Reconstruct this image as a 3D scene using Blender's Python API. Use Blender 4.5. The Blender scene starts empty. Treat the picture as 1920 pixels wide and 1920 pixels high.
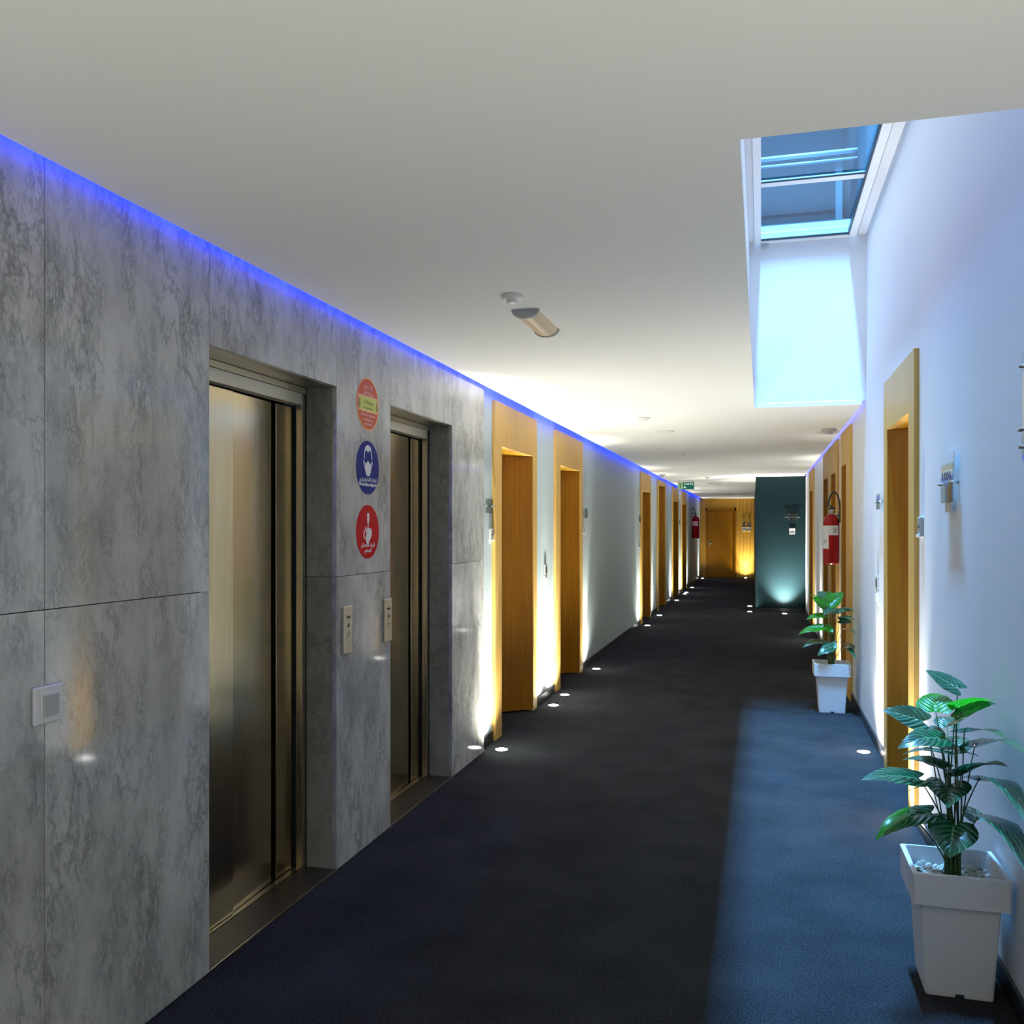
import bpy, bmesh, math, random
from mathutils import Vector, Matrix, Euler
random.seed(7)
PI = math.pi
C = bpy.context.scene.collection
sc = bpy.context.scene

# ------------------------------------------------------------------ camera
YAW = math.atan(467 / 1700.0)
CS, SN = math.cos(YAW), math.sin(YAW)
EYE = 1.5
cam_d = bpy.data.cameras.new('camera'); cam = bpy.data.objects.new('camera', cam_d); C.objects.link(cam)
cam.location = (0, 0, EYE)
cam.rotation_euler = (PI / 2, 0, YAW)
cam_d.sensor_width = 36; cam_d.lens = 1700 / 1920 * 36
cam_d.shift_y = 32 / 1920.0
cam_d.clip_start = 0.02
sc.camera = cam

# ------------------------------------------------------------------ world and exposure
w = bpy.data.worlds.new('world'); sc.world = w; w.use_nodes = True
w.node_tree.nodes['Background'].inputs[0].default_value = (.30, .55, 1, 1)
w.node_tree.nodes['Background'].inputs[1].default_value = 1.0
sc.view_settings.view_transform = 'Standard'
sc.view_settings.look = 'None'
sc.view_settings.exposure = 0.0
sc.view_settings.gamma = 1.0
sc.view_settings.use_curve_mapping = False
sc.cycles.use_denoising = True
sc.cycles.sample_clamp_indirect = 6.0
sc.cycles.max_bounces = 10
sc.cycles.caustics_reflective = False
sc.cycles.caustics_refractive = False

# lamp added at an assumed slot in the shaft roof, in place of daylight
def area(name, loc, rot, sx, sy, power, col, spread=PI):
    d = bpy.data.lights.new(name, 'AREA'); d.shape = 'RECTANGLE'; d.size = sx; d.size_y = sy
    d.energy = power; d.color = col; d.spread = spread
    o = bpy.data.objects.new(name, d); o.location = loc; o.rotation_euler = rot; C.objects.link(o); return o
area('added_slot_lamp', (.155, 5.6, 8.93), (0, 0, 0), .25, 2.6, 820, (.24, .54, 1.0), math.radians(75))
# wide lamp added below the skylight panes to whiten the well walls
area('added_pane_lamp', (.32, 4.8, 3.70), (0, 0, 0), .6, 4.9, 10.5, (.84, .92, 1.0))
P_UP = 17.0            # base watt of a floor uplight
P_AMB = 1.0

# ------------------------------------------------------------------ materials
def new_mat(name):
    m = bpy.data.materials.new(name); m.use_nodes = True
    nt = m.node_tree
    return m, nt, nt.nodes['Principled BSDF']
def N(nt, t, **kw):
    n = nt.nodes.new(t)
    for k, v in kw.items():
        if k in n.inputs: n.inputs[k].default_value = v
        else: setattr(n, k, v)
    return n
def ramp(nt, stops):
    r = nt.nodes.new('ShaderNodeValToRGB')
    e = r.color_ramp.elements
    e[0].position, e[0].color = stops[0][0], (*stops[0][1], 1)
    e[1].position, e[1].color = stops[1][0], (*stops[1][1], 1)
    for p, c in stops[2:]:
        x = e.new(p); x.color = (*c, 1)
    return r
def plain(name, col, rough=.5, metal=0, bump=0, bscale=200, spec=.5, var=0):
    m, nt, b = new_mat(name)
    b.inputs['Base Color'].default_value = (*col, 1); b.inputs['Roughness'].default_value = rough
    b.inputs['Metallic'].default_value = metal; b.inputs['Specular IOR Level'].default_value = spec
    if bump or var:
        tc = N(nt, 'ShaderNodeTexCoord'); no = N(nt, 'ShaderNodeTexNoise', Scale=bscale, Detail=4.0)
        nt.links.new(tc.outputs['Object'], no.inputs['Vector'])
        if bump:
            bp = N(nt, 'ShaderNodeBump', Strength=bump, Distance=.002)
            nt.links.new(no.outputs[0], bp.inputs['Height']); nt.links.new(bp.outputs[0], b.inputs['Normal'])
        if var:
            r = ramp(nt, [(.3, tuple(c * (1 - var) for c in col)), (.7, tuple(min(1, c * (1 + var)) for c in col))])
            nt.links.new(no.outputs[0], r.inputs[0]); nt.links.new(r.outputs[0], b.inputs['Base Color'])
    return m
def emit(name, col, s):
    m, nt, b = new_mat(name)
    b.inputs['Base Color'].default_value = (*col, 1)
    b.inputs['Emission Color'].default_value = (*col, 1); b.inputs['Emission Strength'].default_value = s
    return m
def marble_mat(name, lo=(.17, .18, .19), hi=(.42, .425, .42), rough=.13):
    m, nt, b = new_mat(name); L = nt.links
    tc = N(nt, 'ShaderNodeTexCoord'); mp = N(nt, 'ShaderNodeMapping')
    oi = N(nt, 'ShaderNodeObjectInfo')
    mul = N(nt, 'ShaderNodeMath', operation='MULTIPLY'); mul.inputs[1].default_value = 37.0
    cmb = N(nt, 'ShaderNodeCombineXYZ')
    L.new(oi.outputs['Random'], mul.inputs[0]); L.new(mul.outputs[0], cmb.inputs[1]); L.new(mul.outputs[0], cmb.inputs[2])
    add = N(nt, 'ShaderNodeVectorMath', operation='ADD')
    mp.inputs['Rotation'].default_value = (-.45, 0, 0); mp.inputs['Scale'].default_value = (1, 1.5, .62)
    L.new(tc.outputs['Object'], mp.inputs[0]); L.new(mp.outputs[0], add.inputs[0]); L.new(cmb.outputs[0], add.inputs[1])
    cloud = N(nt, 'ShaderNodeTexNoise', Scale=2.3, Detail=10.0, Roughness=.68, Distortion=.2)
    L.new(add.outputs[0], cloud.inputs['Vector'])
    base = ramp(nt, [(.30, tuple(.50 * a for a in hi)), (.5, tuple(.78 * a for a in hi)), (.70, hi)])
    L.new(cloud.outputs[0], base.inputs[0])
    prev = base.outputs[0]
    for scl, wid, dist, amt, msk in ((1.8, .014, .4, .6, 1.3), (6.5, .035, .5, .6, 2.4), (17, .07, .4, .6, 4.0), (48, .10, .3, .5, 9.0)):
        v = N(nt, 'ShaderNodeTexNoise', Scale=scl, Detail=9.0, Roughness=.62, Distortion=dist)
        L.new(add.outputs[0], v.inputs['Vector'])
        s = N(nt, 'ShaderNodeMath', operation='SUBTRACT'); s.inputs[1].default_value = .5
        a = N(nt, 'ShaderNodeMath', operation='ABSOLUTE'); L.new(v.outputs[0], s.inputs[0]); L.new(s.outputs[0], a.inputs[0])
        mr = N(nt, 'ShaderNodeMapRange'); mr.inputs['From Min'].default_value = 0; mr.inputs['From Max'].default_value = wid
        mr.inputs['To Min'].default_value = 1; mr.inputs['To Max'].default_value = 0
        L.new(a.outputs[0], mr.inputs[0])
        k = N(nt, 'ShaderNodeTexNoise', Scale=msk, Detail=3.0); L.new(add.outputs[0], k.inputs['Vector'])
        kr = N(nt, 'ShaderNodeMapRange'); kr.inputs['From Min'].default_value = .46; kr.inputs['From Max'].default_value = .66
        kr.inputs['To Max'].default_value = amt
        L.new(k.outputs[0], kr.inputs[0])
        f = N(nt, 'ShaderNodeMath', operation='MULTIPLY'); L.new(mr.outputs[0], f.inputs[0]); L.new(kr.outputs[0], f.inputs[1])
        mx = N(nt, 'ShaderNodeMix', data_type='RGBA'); mx.inputs[7].default_value = (*lo, 1)
        L.new(f.outputs[0], mx.inputs[0]); L.new(prev, mx.inputs[6]); prev = mx.outputs[2]
    L.new(prev, b.inputs['Base Color']); b.inputs['Roughness'].default_value = rough
    return m
def wood_mat(name, a, bcol, rough=.45, scale=1.0, spec=.2):
    m, nt, b = new_mat(name); L = nt.links
    tc = N(nt, 'ShaderNodeTexCoord'); mp = N(nt, 'ShaderNodeMapping'); mp.inputs['Scale'].default_value = (22 * scale, 22 * scale, .8)
    L.new(tc.outputs['Object'], mp.inputs[0])
    no = N(nt, 'ShaderNodeTexNoise', Scale=2.0, Detail=7.0, Roughness=.6, Distortion=.3); L.new(mp.outputs[0], no.inputs['Vector'])
    r = ramp(nt, [(.3, a), (.7, bcol)]); L.new(no.outputs[0], r.inputs[0]); L.new(r.outputs[0], b.inputs['Base Color'])
    bp = N(nt, 'ShaderNodeBump', Strength=.15, Distance=.001); L.new(no.outputs[0], bp.inputs['Height']); L.new(bp.outputs[0], b.inputs['Normal'])
    b.inputs['Roughness'].default_value = rough; b.inputs['Specular IOR Level'].default_value = spec
    return m
def carpet_mat():
    m, nt, b = new_mat('carpet'); L = nt.links
    tc = N(nt, 'ShaderNodeTexCoord')
    a = N(nt, 'ShaderNodeTexNoise', Scale=150.0, Detail=3.0, Roughness=.75); L.new(tc.outputs['Object'], a.inputs['Vector'])
    c = N(nt, 'ShaderNodeTexNoise', Scale=3.0, Detail=5.0); L.new(tc.outputs['Object'], c.inputs['Vector'])
    mx = N(nt, 'ShaderNodeMath', operation='MULTIPLY_ADD'); mx.inputs[1].default_value = .25
    L.new(c.outputs[0], mx.inputs[0]); L.new(a.outputs[0], mx.inputs[2])
    r = ramp(nt, [(.42, (.004, .0044, .005)), (.80, (.052, .054, .058))]); L.new(mx.outputs[0], r.inputs[0])
    L.new(r.outputs[0], b.inputs['Base Color']); b.inputs['Roughness'].default_value = .95
    b.inputs['Specular IOR Level'].default_value = .03
    bp = N(nt, 'ShaderNodeBump', Strength=.6, Distance=.004); L.new(a.outputs[0], bp.inputs['Height']); L.new(bp.outputs[0], b.inputs['Normal'])
    return m
def steel_mat(name, col, rough):
    m, nt, b = new_mat(name); L = nt.links
    tc = N(nt, 'ShaderNodeTexCoord'); mp = N(nt, 'ShaderNodeMapping'); mp.inputs['Scale'].default_value = (60, 60, .6)
    L.new(tc.outputs['Object'], mp.inputs[0])
    no = N(nt, 'ShaderNodeTexNoise', Scale=5.0, Detail=4.0); L.new(mp.outputs[0], no.inputs['Vector'])
    r = ramp(nt, [(.3, (rough * .75,) * 3), (.7, (rough * 1.3,) * 3)]); L.new(no.outputs[0], r.inputs[0]); L.new(r.outputs[0], b.inputs['Roughness'])
    b.inputs['Base Color'].default_value = (*col, 1); b.inputs['Metallic'].default_value = 1
    b.inputs['Anisotropic'].default_value = .6
    bp = N(nt, 'ShaderNodeBump', Strength=.03, Distance=.001); L.new(no.outputs[0], bp.inputs['Height']); L.new(bp.outputs[0], b.inputs['Normal'])
    return m
def thin_glass(name, tint, refl=.08, rough=.0):
    m, nt, b = new_mat(name); L = nt.links; nt.nodes.remove(b)
    tr = N(nt, 'ShaderNodeBsdfTransparent'); tr.inputs[0].default_value = (*tint, 1)
    gl = N(nt, 'ShaderNodeBsdfGlossy'); gl.inputs['Roughness'].default_value = rough
    lw = N(nt, 'ShaderNodeLayerWeight'); lw.inputs['Blend'].default_value = .5
    pw = N(nt, 'ShaderNodeMath', operation='POWER'); pw.inputs[1].default_value = 4.0; L.new(lw.outputs['Facing'], pw.inputs[0])
    fr = N(nt, 'ShaderNodeMath', operation='MULTIPLY_ADD'); fr.inputs[1].default_value = .7; fr.inputs[2].default_value = refl; L.new(pw.outputs[0], fr.inputs[0])
    mx = N(nt, 'ShaderNodeMixShader')
    L.new(fr.outputs[0], mx.inputs[0]); L.new(tr.outputs[0], mx.inputs[1]); L.new(gl.outputs[0], mx.inputs[2])
    L.new(mx.outputs[0], nt.nodes['Material Output'].inputs[0])
    return m
def leaf_mat(name, dark, light, trans):
    m, nt, b = new_mat(name); L = nt.links
    uv = N(nt, 'ShaderNodeUVMap'); sp = N(nt, 'ShaderNodeSeparateXYZ'); L.new(uv.outputs[0], sp.inputs[0])
    # u = along the midrib, v = 0..1 across
    ab = N(nt, 'ShaderNodeMath', operation='SUBTRACT'); ab.inputs[1].default_value = .5; L.new(sp.outputs[1], ab.inputs[0])
    a2 = N(nt, 'ShaderNodeMath', operation='ABSOLUTE'); L.new(ab.outputs[0], a2.inputs[0])
    ph = N(nt, 'ShaderNodeMath', operation='MULTIPLY_ADD'); ph.inputs[1].default_value = -34.0
    mu = N(nt, 'ShaderNodeMath', operation='MULTIPLY'); mu.inputs[1].default_value = 44.0
    L.new(sp.outputs[0], mu.inputs[0]); L.new(a2.outputs[0], ph.inputs[0]); L.new(mu.outputs[0], ph.inputs[2])
    sn = N(nt, 'ShaderNodeMath', operation='SINE'); L.new(ph.outputs[0], sn.inputs[0])
    r1 = N(nt, 'ShaderNodeMapRange'); r1.inputs['From Min'].default_value = .45; r1.inputs['From Max'].default_value = 1; L.new(sn.outputs[0], r1.inputs[0])
    mid = N(nt, 'ShaderNodeMapRange'); mid.inputs['From Min'].default_value = 0; mid.inputs['From Max'].default_value = .035
    mid.inputs['To Min'].default_value = 1; mid.inputs['To Max'].default_value = 0; L.new(a2.outputs[0], mid.inputs[0])
    tc = N(nt, 'ShaderNodeTexCoord'); no = N(nt, 'ShaderNodeTexNoise', Scale=26.0, Detail=3.0); L.new(tc.outputs['Object'], no.inputs['Vector'])
    nr = N(nt, 'ShaderNodeMapRange'); nr.inputs['From Min'].default_value = .42; nr.inputs['From Max'].default_value = .6; nr.inputs['To Max'].default_value = .8; L.new(no.outputs[0], nr.inputs[0])
    f = N(nt, 'ShaderNodeMath', operation='MULTIPLY'); L.new(r1.outputs[0], f.inputs[0]); L.new(nr.outputs[0], f.inputs[1])
    g = N(nt, 'ShaderNodeMath', operation='MAXIMUM'); L.new(f.outputs[0], g.inputs[0]); L.new(mid.outputs[0], g.inputs[1])
    mx = N(nt, 'ShaderNodeMix', data_type='RGBA'); mx.inputs[6].default_value = (*dark, 1); mx.inputs[7].default_value = (*light, 1)
    L.new(g.outputs[0], mx.inputs[0]); L.new(mx.outputs[2], b.inputs['Base Color'])
    b.inputs['Roughness'].default_value = .24; b.inputs['Coat Weight'].default_value = .6; b.inputs['Coat Roughness'].default_value = .22; b.inputs['Specular IOR Level'].default_value = .8
    bp = N(nt, 'ShaderNodeBump', Strength=.5, Distance=.003); L.new(sn.outputs[0], bp.inputs['Height']); L.new(bp.outputs[0], b.inputs['Normal'])
    tl = N(nt, 'ShaderNodeBsdfTranslucent'); L.new(mx.outputs[2], tl.inputs[0])
    ms = N(nt, 'ShaderNodeMixShader'); ms.inputs[0].default_value = trans
    L.new(b.outputs[0], ms.inputs[1]); L.new(tl.outputs[0], ms.inputs[2]); L.new(ms.outputs[0], nt.nodes['Material Output'].inputs[0])
    return m

M = {}
M['marble'] = marble_mat('marble', (.15, .153, .145), (.68, .675, .635), .07)
M['marble_jamb'] = marble_mat('marble_jamb', (.16, .155, .14), (.46, .445, .39), .35)
M['grout'] = plain('grout', (.07, .07, .065), .8)
M['grey_wall'] = plain('grey_wall_paint', (.44, .53, .54), .6, bump=.06, bscale=300)
M['white_wall'] = plain('white_wall_paint', (.74, .76, .78), .6, bump=.06, bscale=300)
M['ceiling'] = plain('ceiling_paint', (.80, .80, .77), .8, bump=.04, bscale=200)
M['teal'] = plain('teal_paint', (.003, .0155, .020), .6, spec=.15, bump=.05, bscale=300)
M['carpet'] = carpet_mat()
M['wood'] = wood_mat('oak_veneer', (.55, .32, .075), (.68, .43, .13))
M['wood_door'] = wood_mat('honey_door_veneer', (.21, .076, .001), (.30, .122, .002))
M['soffit'] = wood_mat('uplit_soffit_veneer', (.62, .30, .015), (.74, .38, .03))  # uplight glow on the soffits put into a brighter veneer colour
M['wood_end'] = wood_mat('end_wall_veneer', (.40, .20, .02), (.52, .28, .045))
M['base'] = plain('dark_baseboard', (.02, .021, .023), .35)
M['gold_steel'] = steel_mat('brushed_elevator_steel', (.62, .49, .28), .19)
M['frame_steel'] = steel_mat('frame_steel', (.52, .47, .38), .3)
M['black'] = plain('black_gap', (.004, .004, .004), .7)
M['granite'] = plain('sill_granite', (.035, .028, .024), .35, var=.4, bscale=90)
M['steel'] = plain('polished_steel', (.62, .62, .60), .22, 1)
M['white_plastic'] = plain('white_plastic', (.78, .77, .72), .35, bump=.02)
M['grey_plastic'] = plain('grey_plastic', (.45, .46, .45), .4)
M['dark_plastic'] = plain('dark_plastic', (.03, .03, .03), .4)
M['beige_metal'] = plain('champagne_metal', (.72, .62, .42), .32, .6)
M['transom'] = plain('transom_metal', (.78, .71, .55), .4, .35)  # steel made pale to stand for the ceiling reflected in it
M['skyframe'] = plain('skylight_frame_paint', (.82, .83, .80), .4)
M['pale_rail'] = plain('pale_blue_metal', (.15, .24, .28), .5)
M['curb'] = plain('curb_metal', (.07, .12, .15), .6)
M['rail'] = plain('white_rail', (.80, .84, .86), .35)
M['glass_blue'] = thin_glass('skylight_glass', (.62, .86, .96))
M['acrylic'] = thin_glass('acrylic', (.80, .86, .84))
M['shaft'] = plain('shaft_render', (.13, .24, .28), .7, var=.12, bscale=1.5)
M['led_blue'] = emit('blue_led', (.001, .03, 1.0), 32)
M['led_blue_marble'] = emit('blue_led_marble', (.0, .022, 1.0), 70)
M['led_violet'] = emit('violet_led', (.14, .15, 1.0), 13)
M['lamp'] = emit('uplight_glass', (1.0, .98, .90), 30)
M['green_sign'] = emit('green_sign_face', (.0, .15, .10), .25)
M['lime_sign'] = emit('pale_sign_face', (.32, .52, .25), .35)
M['white_sign'] = emit('white_print', (.75, .95, .85), .6)
M['ink'] = plain('dark_ink', (.03, .035, .04), .5)
M['red_sign'] = plain('red_vinyl', (.55, .002, .004), .5, spec=.12)
M['blue_sign'] = plain('blue_vinyl', (.012, .020, .20), .5, spec=.12)
M['orange_sign'] = plain('orange_red_vinyl', (.72, .13, .06), .5, spec=.15)
M['pale_orange'] = plain('pale_orange_vinyl', (.85, .50, .20), .4)
M['yellow_sign'] = plain('lime_yellow_vinyl', (.62, .66, .10), .4)
M['white_vinyl'] = plain('white_vinyl', (.80, .80, .78), .4)
M['pink_vinyl'] = plain('pink_print', (.88, .50, .45), .4)
M['olive_vinyl'] = plain('olive_print', (.22, .20, .02), .4)
M['ext_red'] = plain('extinguisher_red', (.34, .003, .006), .25, spec=.3)
M['paper'] = plain('paper', (.80, .82, .78), .7)
M['beige_paper'] = plain('beige_paper', (.62, .46, .33), .7)
M['pot'] = plain('pot_plastic', (.74, .75, .76), .45, bump=.03)
M['soil'] = plain('soil', (.05, .045, .035), .9, bump=.5, bscale=60)
M['pebble'] = plain('pebble_white', (.62, .60, .54), .6, var=.3, bscale=12)
M['stem'] = plain('stem_green', (.05, .10, .025), .5)
M['leaf_dark'] = leaf_mat('leaf_dark', (.010, .105, .045), (.16, .38, .17), .18)  # blue mixed into the green to imitate skylight sheen
M['leaf_light'] = leaf_mat('leaf_backlit', (.03, .42, .015), (.10, .55, .03), .55)  # lit copy of the leaf, backlight put into a brighter green

# ------------------------------------------------------------------ helpers
def link(name, me, mat=None, parent=None, kind=None, smooth=False):
    o = bpy.data.objects.new(name, me); C.objects.link(o)
    if mat is not None:
        me.materials.clear(); me.materials.append(mat)
    if parent is not None:
        o.parent = parent
        p = parent; off = Vector((0, 0, 0))
        while p is not None:
            off += p.location; p = p.parent
        me.transform(Matrix.Translation(-off))
    if kind: o['kind'] = kind
    if smooth: me.polygons.foreach_set('use_smooth', [True] * len(me.polygons))
    return o
def bm_me(bm, name='m'):
    bmesh.ops.recalc_face_normals(bm, faces=bm.faces)
    me = bpy.data.meshes.new(name); bm.to_mesh(me); bm.free(); return me
def add_box(bm, a, b, bev=0):
    lo = [min(a[i], b[i]) for i in range(3)]; hi = [max(a[i], b[i]) for i in range(3)]
    r = bmesh.ops.create_cube(bm, size=1)
    vs = r['verts']
    for v in vs:
        v.co = Vector([lo[i] + (v.co[i] + .5) * (hi[i] - lo[i]) for i in range(3)])
    if bev:
        es = list({e for v in vs for e in v.link_edges})
        bmesh.ops.bevel(bm, geom=es, offset=bev, segments=2, affect='EDGES', profile=.5)
def box(name, a, b, mat, parent=None, bev=0, kind=None):
    bm = bmesh.new(); add_box(bm, a, b, bev); return link(name, bm_me(bm), mat, parent, kind)
def boxes(name, lst, mat, parent=None, bev=0, kind=None):
    bm = bmesh.new()
    for a, b in lst: add_box(bm, a, b, bev)
    return link(name, bm_me(bm), mat, parent, kind)
def tube_bm(bm, pts, r, seg=8, r2=None, cap=True):
    pts = [Vector(p) for p in pts]; n = len(pts); rings = []
    up = Vector((0, 0, 1))
    for i, p in enumerate(pts):
        d = (pts[min(i + 1, n - 1)] - pts[max(i - 1, 0)]).normalized()
        a = d.cross(up)
        if a.length < 1e-3: a = d.cross(Vector((1, 0, 0)))
        a.normalize(); b = a.cross(d).normalized()
        rr = r if r2 is None else r + (r2 - r) * i / (n - 1)
        rings.append([bm.verts.new(p + a * rr * math.cos(2 * PI * k / seg) + b * rr * math.sin(2 * PI * k / seg)) for k in range(seg)])
    for i in range(n - 1):
        for k in range(seg):
            bm.faces.new((rings[i][k], rings[i][(k + 1) % seg], rings[i + 1][(k + 1) % seg], rings[i + 1][k]))
    if cap:
        bm.faces.new(rings[0][::-1]); bm.faces.new(rings[-1])
def tube(name, pts, r, mat, parent=None, seg=10, r2=None):
    bm = bmesh.new(); tube_bm(bm, pts, r, seg, r2); return link(name, bm_me(bm), mat, parent, smooth=True)
def lathe(name, prof, centre, mat, parent=None, seg=24, axis='Z', smooth=True):
    bm = bmesh.new(); rings = []
    for r, h in prof:
        ring = []
        for k in range(seg):
            a = 2 * PI * k / seg; x, y = r * math.cos(a), r * math.sin(a)
            v = {'Z': (x, y, h), 'X': (h, x, y), 'Y': (x, h, y)}[axis]
            ring.append(bm.verts.new(Vector(v) + Vector(centre)))
        rings.append(ring)
    for i in range(len(rings) - 1):
        for k in range(seg):
            bm.faces.new((rings[i][k], rings[i][(k + 1) % seg], rings[i + 1][(k + 1) % seg], rings[i + 1][k]))
    bm.faces.new(rings[0]); bm.faces.new(rings[-1])
    bmesh.ops.remove_doubles(bm, verts=bm.verts, dist=1e-6)
    o = link(name, bm_me(bm), mat, parent)
    if smooth:
        o.data.polygons.foreach_set('use_smooth', [True] * len(o.data.polygons))
        try: o.data.set_sharp_from_angle(angle=.7)
        except Exception: pass
    return o
def tag(o, label, cat=None, group=None, kind=None):
    o['label'] = label
    if cat: o['category'] = cat
    if group: o['group'] = group
    if kind: o['kind'] = kind
    return o
def thing(name, label, cat, loc=(0, 0, 0), group=None):
    o = bpy.data.objects.new(name, None); o.empty_display_size = .1; o.location = loc; C.objects.link(o)
    return tag(o, label, cat, group)
# frames: origin + in-plane axes of a sign; ex to the reader's right, ez up, n towards the reader
def frame(side, p):
    if side == 'L': return Vector(p), Vector((0, 1, 0)), Vector((0, 0, 1)), Vector((1, 0, 0))
    if side == 'R': return Vector(p), Vector((0, -1, 0)), Vector((0, 0, 1)), Vector((-1, 0, 0))
    return Vector(p), Vector((1, 0, 0)), Vector((0, 0, 1)), Vector((0, -1, 0))
def fmat(fr):
    o, x, y, n = fr
    return Matrix(((x.x, y.x, n.x, o.x), (x.y, y.y, n.y, o.y), (x.z, y.z, n.z, o.z), (0, 0, 0, 1)))
def poly(name, polys, h0, h1, fr, mat, parent=None):
    bm = bmesh.new()
    for pts in polys:
        lo = [bm.verts.new((x, y, h0)) for x, y in pts]; hi = [bm.verts.new((x, y, h1)) for x, y in pts]
        n = len(pts)
        bm.faces.new(lo[::-1]); bm.faces.new(hi)
        for i in range(n): bm.faces.new((lo[i], lo[(i + 1) % n], hi[(i + 1) % n], hi[i]))
    me = bm_me(bm); me.transform(fmat(fr))
    return link(name, me, mat, parent)
def disc_pts(r, n=40, cx=0, cy=0, ry=None):
    ry = ry or r
    return [(cx + r * math.cos(2 * PI * k / n), cy + ry * math.sin(2 * PI * k / n)) for k in range(n)]
def arc_band(cx, cy, rx, ry, wd, a0, a1, n=16):
    o = [(cx + rx * math.cos(a0 + (a1 - a0) * k / n), cy + ry * math.sin(a0 + (a1 - a0) * k / n)) for k in range(n + 1)]
    i = [(cx + (rx - wd) * math.cos(a0 + (a1 - a0) * k / n), cy + (ry - wd) * math.sin(a0 + (a1 - a0) * k / n)) for k in range(n + 1)]
    return [[o[k], o[k + 1], i[k + 1], i[k]] for k in range(n)]
def text(name, s, size, fr, mat, parent=None, cx=0, cy=0, h=.0005, width=None, bold=.0):
    cu = bpy.data.curves.new(name, 'FONT'); cu.body = s; cu.size = size; cu.align_x = 'CENTER'; cu.align_y = 'CENTER'
    cu.extrude = h; cu.offset = bold; cu.resolution_u = 3
    ob = bpy.data.objects.new(name, cu); C.objects.link(ob)
    bpy.context.view_layer.update()
    me = bpy.data.meshes.new_from_object(ob.evaluated_get(bpy.context.evaluated_depsgraph_get()))
    bpy.data.objects.remove(ob); bpy.data.curves.remove(cu)
    if width and len(me.vertices):
        xs = [v.co.x for v in me.vertices]; k = width / max(1e-6, max(xs) - min(xs)); me.transform(Matrix.Diagonal((k, 1, 1, 1)))
    me.transform(Matrix.Translation((cx, cy, h))); me.transform(fmat(fr))
    return link(name, me, mat, parent)
# Arabic shaping into presentation forms, written left to right in visual order
AR = {'ا': 'ﺍﺎﺍﺎ', 'أ': 'ﺃﺄﺃﺄ', 'إ': 'ﺇﺈﺇﺈ', 'ب': 'ﺏﺐﺑﺒ', 'ت': 'ﺕﺖﺗﺘ', 'ج': 'ﺝﺞﺟﺠ', 'ح': 'ﺡﺢﺣﺤ', 'د': 'ﺩﺪﺩﺪ', 'ر': 'ﺭﺮﺭﺮ',
      'س': 'ﺱﺲﺳﺴ', 'ع': 'ﻉﻊﻋﻌ', 'ف': 'ﻑﻒﻓﻔ', 'ق': 'ﻕﻖﻗﻘ', 'ل': 'ﻝﻞﻟﻠ', 'م': 'ﻡﻢﻣﻤ', 'ن': 'ﻥﻦﻧﻨ', 'و': 'ﻭﻮﻭﻮ', 'ي': 'ﻱﻲﻳﻴ',
      'ة': 'ﺓﺔﺓﺔ', 'ك': 'ﻙﻚﻛﻜ', 'ء': 'ﺀﺀﺀﺀ', 'خ': 'ﺥﺦﺧﺨ', 'ص': 'ﺹﺺﺻﺼ', 'ش': 'ﺵﺶﺷﺸ'}
NOJOIN = set('اأإدروةء')
def shape(s):
    out = []
    for i, c in enumerate(s):
        if c not in AR: out.append(c); continue
        pj = i > 0 and s[i - 1] in AR and s[i - 1] not in NOJOIN and c != 'ء'
        nj = i + 1 < len(s) and s[i + 1] in AR and c not in NOJOIN and s[i + 1] != 'ء'
        out.append(AR[c][(1 if pj else 0) + (2 if nj else 0)])
    return ''.join(reversed(out))

# ------------------------------------------------------------------ dimensions
ZC, XL, XM, XR = 2.45, -1.84, -1.795, .77        # ceiling, left paint, marble face, right wall
XPL, XPR = -1.815, .745                          # faces of the door surrounds
Y0, YE, YB = -3.2, 28.9, 17.05                   # behind the camera, end wall, teal block
WY0, WY1, WX0 = 2.28, 7.36, -.05                 # skylight well
ZS = 3.75
HID = 2.62

def wall_y(name, x0, x1, y0, y1, z0, z1, holes, mat, parent=None, kind='structure'):
    ys = sorted({y0, y1, *[h[0] for h in holes], *[h[1] for h in holes]})
    L_ = []
    for a, b in zip(ys, ys[1:]):
        mid = (a + b) / 2
        hs = [h for h in holes if h[0] < mid < h[1]]
        zz = z0
        for h in sorted(hs, key=lambda h: h[2]):
            if h[2] > zz: L_.append(((x0, a, zz), (x1, b, h[2])))
            zz = h[3]
        if zz < z1: L_.append(((x0, a, zz), (x1, b, z1)))
    return boxes(name, L_, mat, parent, 0, kind)

# ------------------------------------------------------------------ setting
fl = box('floor', (-2.9, Y0, -.1), (2.2, YE, 0), M['carpet'], kind='structure'); tag(fl, 'dark charcoal carpet floor of the corridor')
ce = boxes('ceiling', [((-1.765, Y0, ZC), (WX0, YE, ZC + .03)), ((WX0, Y0, ZC), (.74, WY0, ZC + .03)),
                       ((WX0, WY1, ZC), (.74, YE, ZC + .03))], M['ceiling'], kind='structure')
tag(ce, 'smooth white suspended ceiling with an opening for the skylight well')
tr = boxes('trim_1', [((-2.2, Y0, HID), (WX0 - .04, YE, HID + .1)), ((WX0 - .04, Y0, HID), (1.1, WY0 - .04, HID + .1)),
                      ((WX0 - .04, WY1 + .04, HID), (1.1, YE, HID + .1))], M['ceiling'], kind='structure')
tag(tr, 'upper slab that closes the light cove above the ceiling edge')

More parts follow.
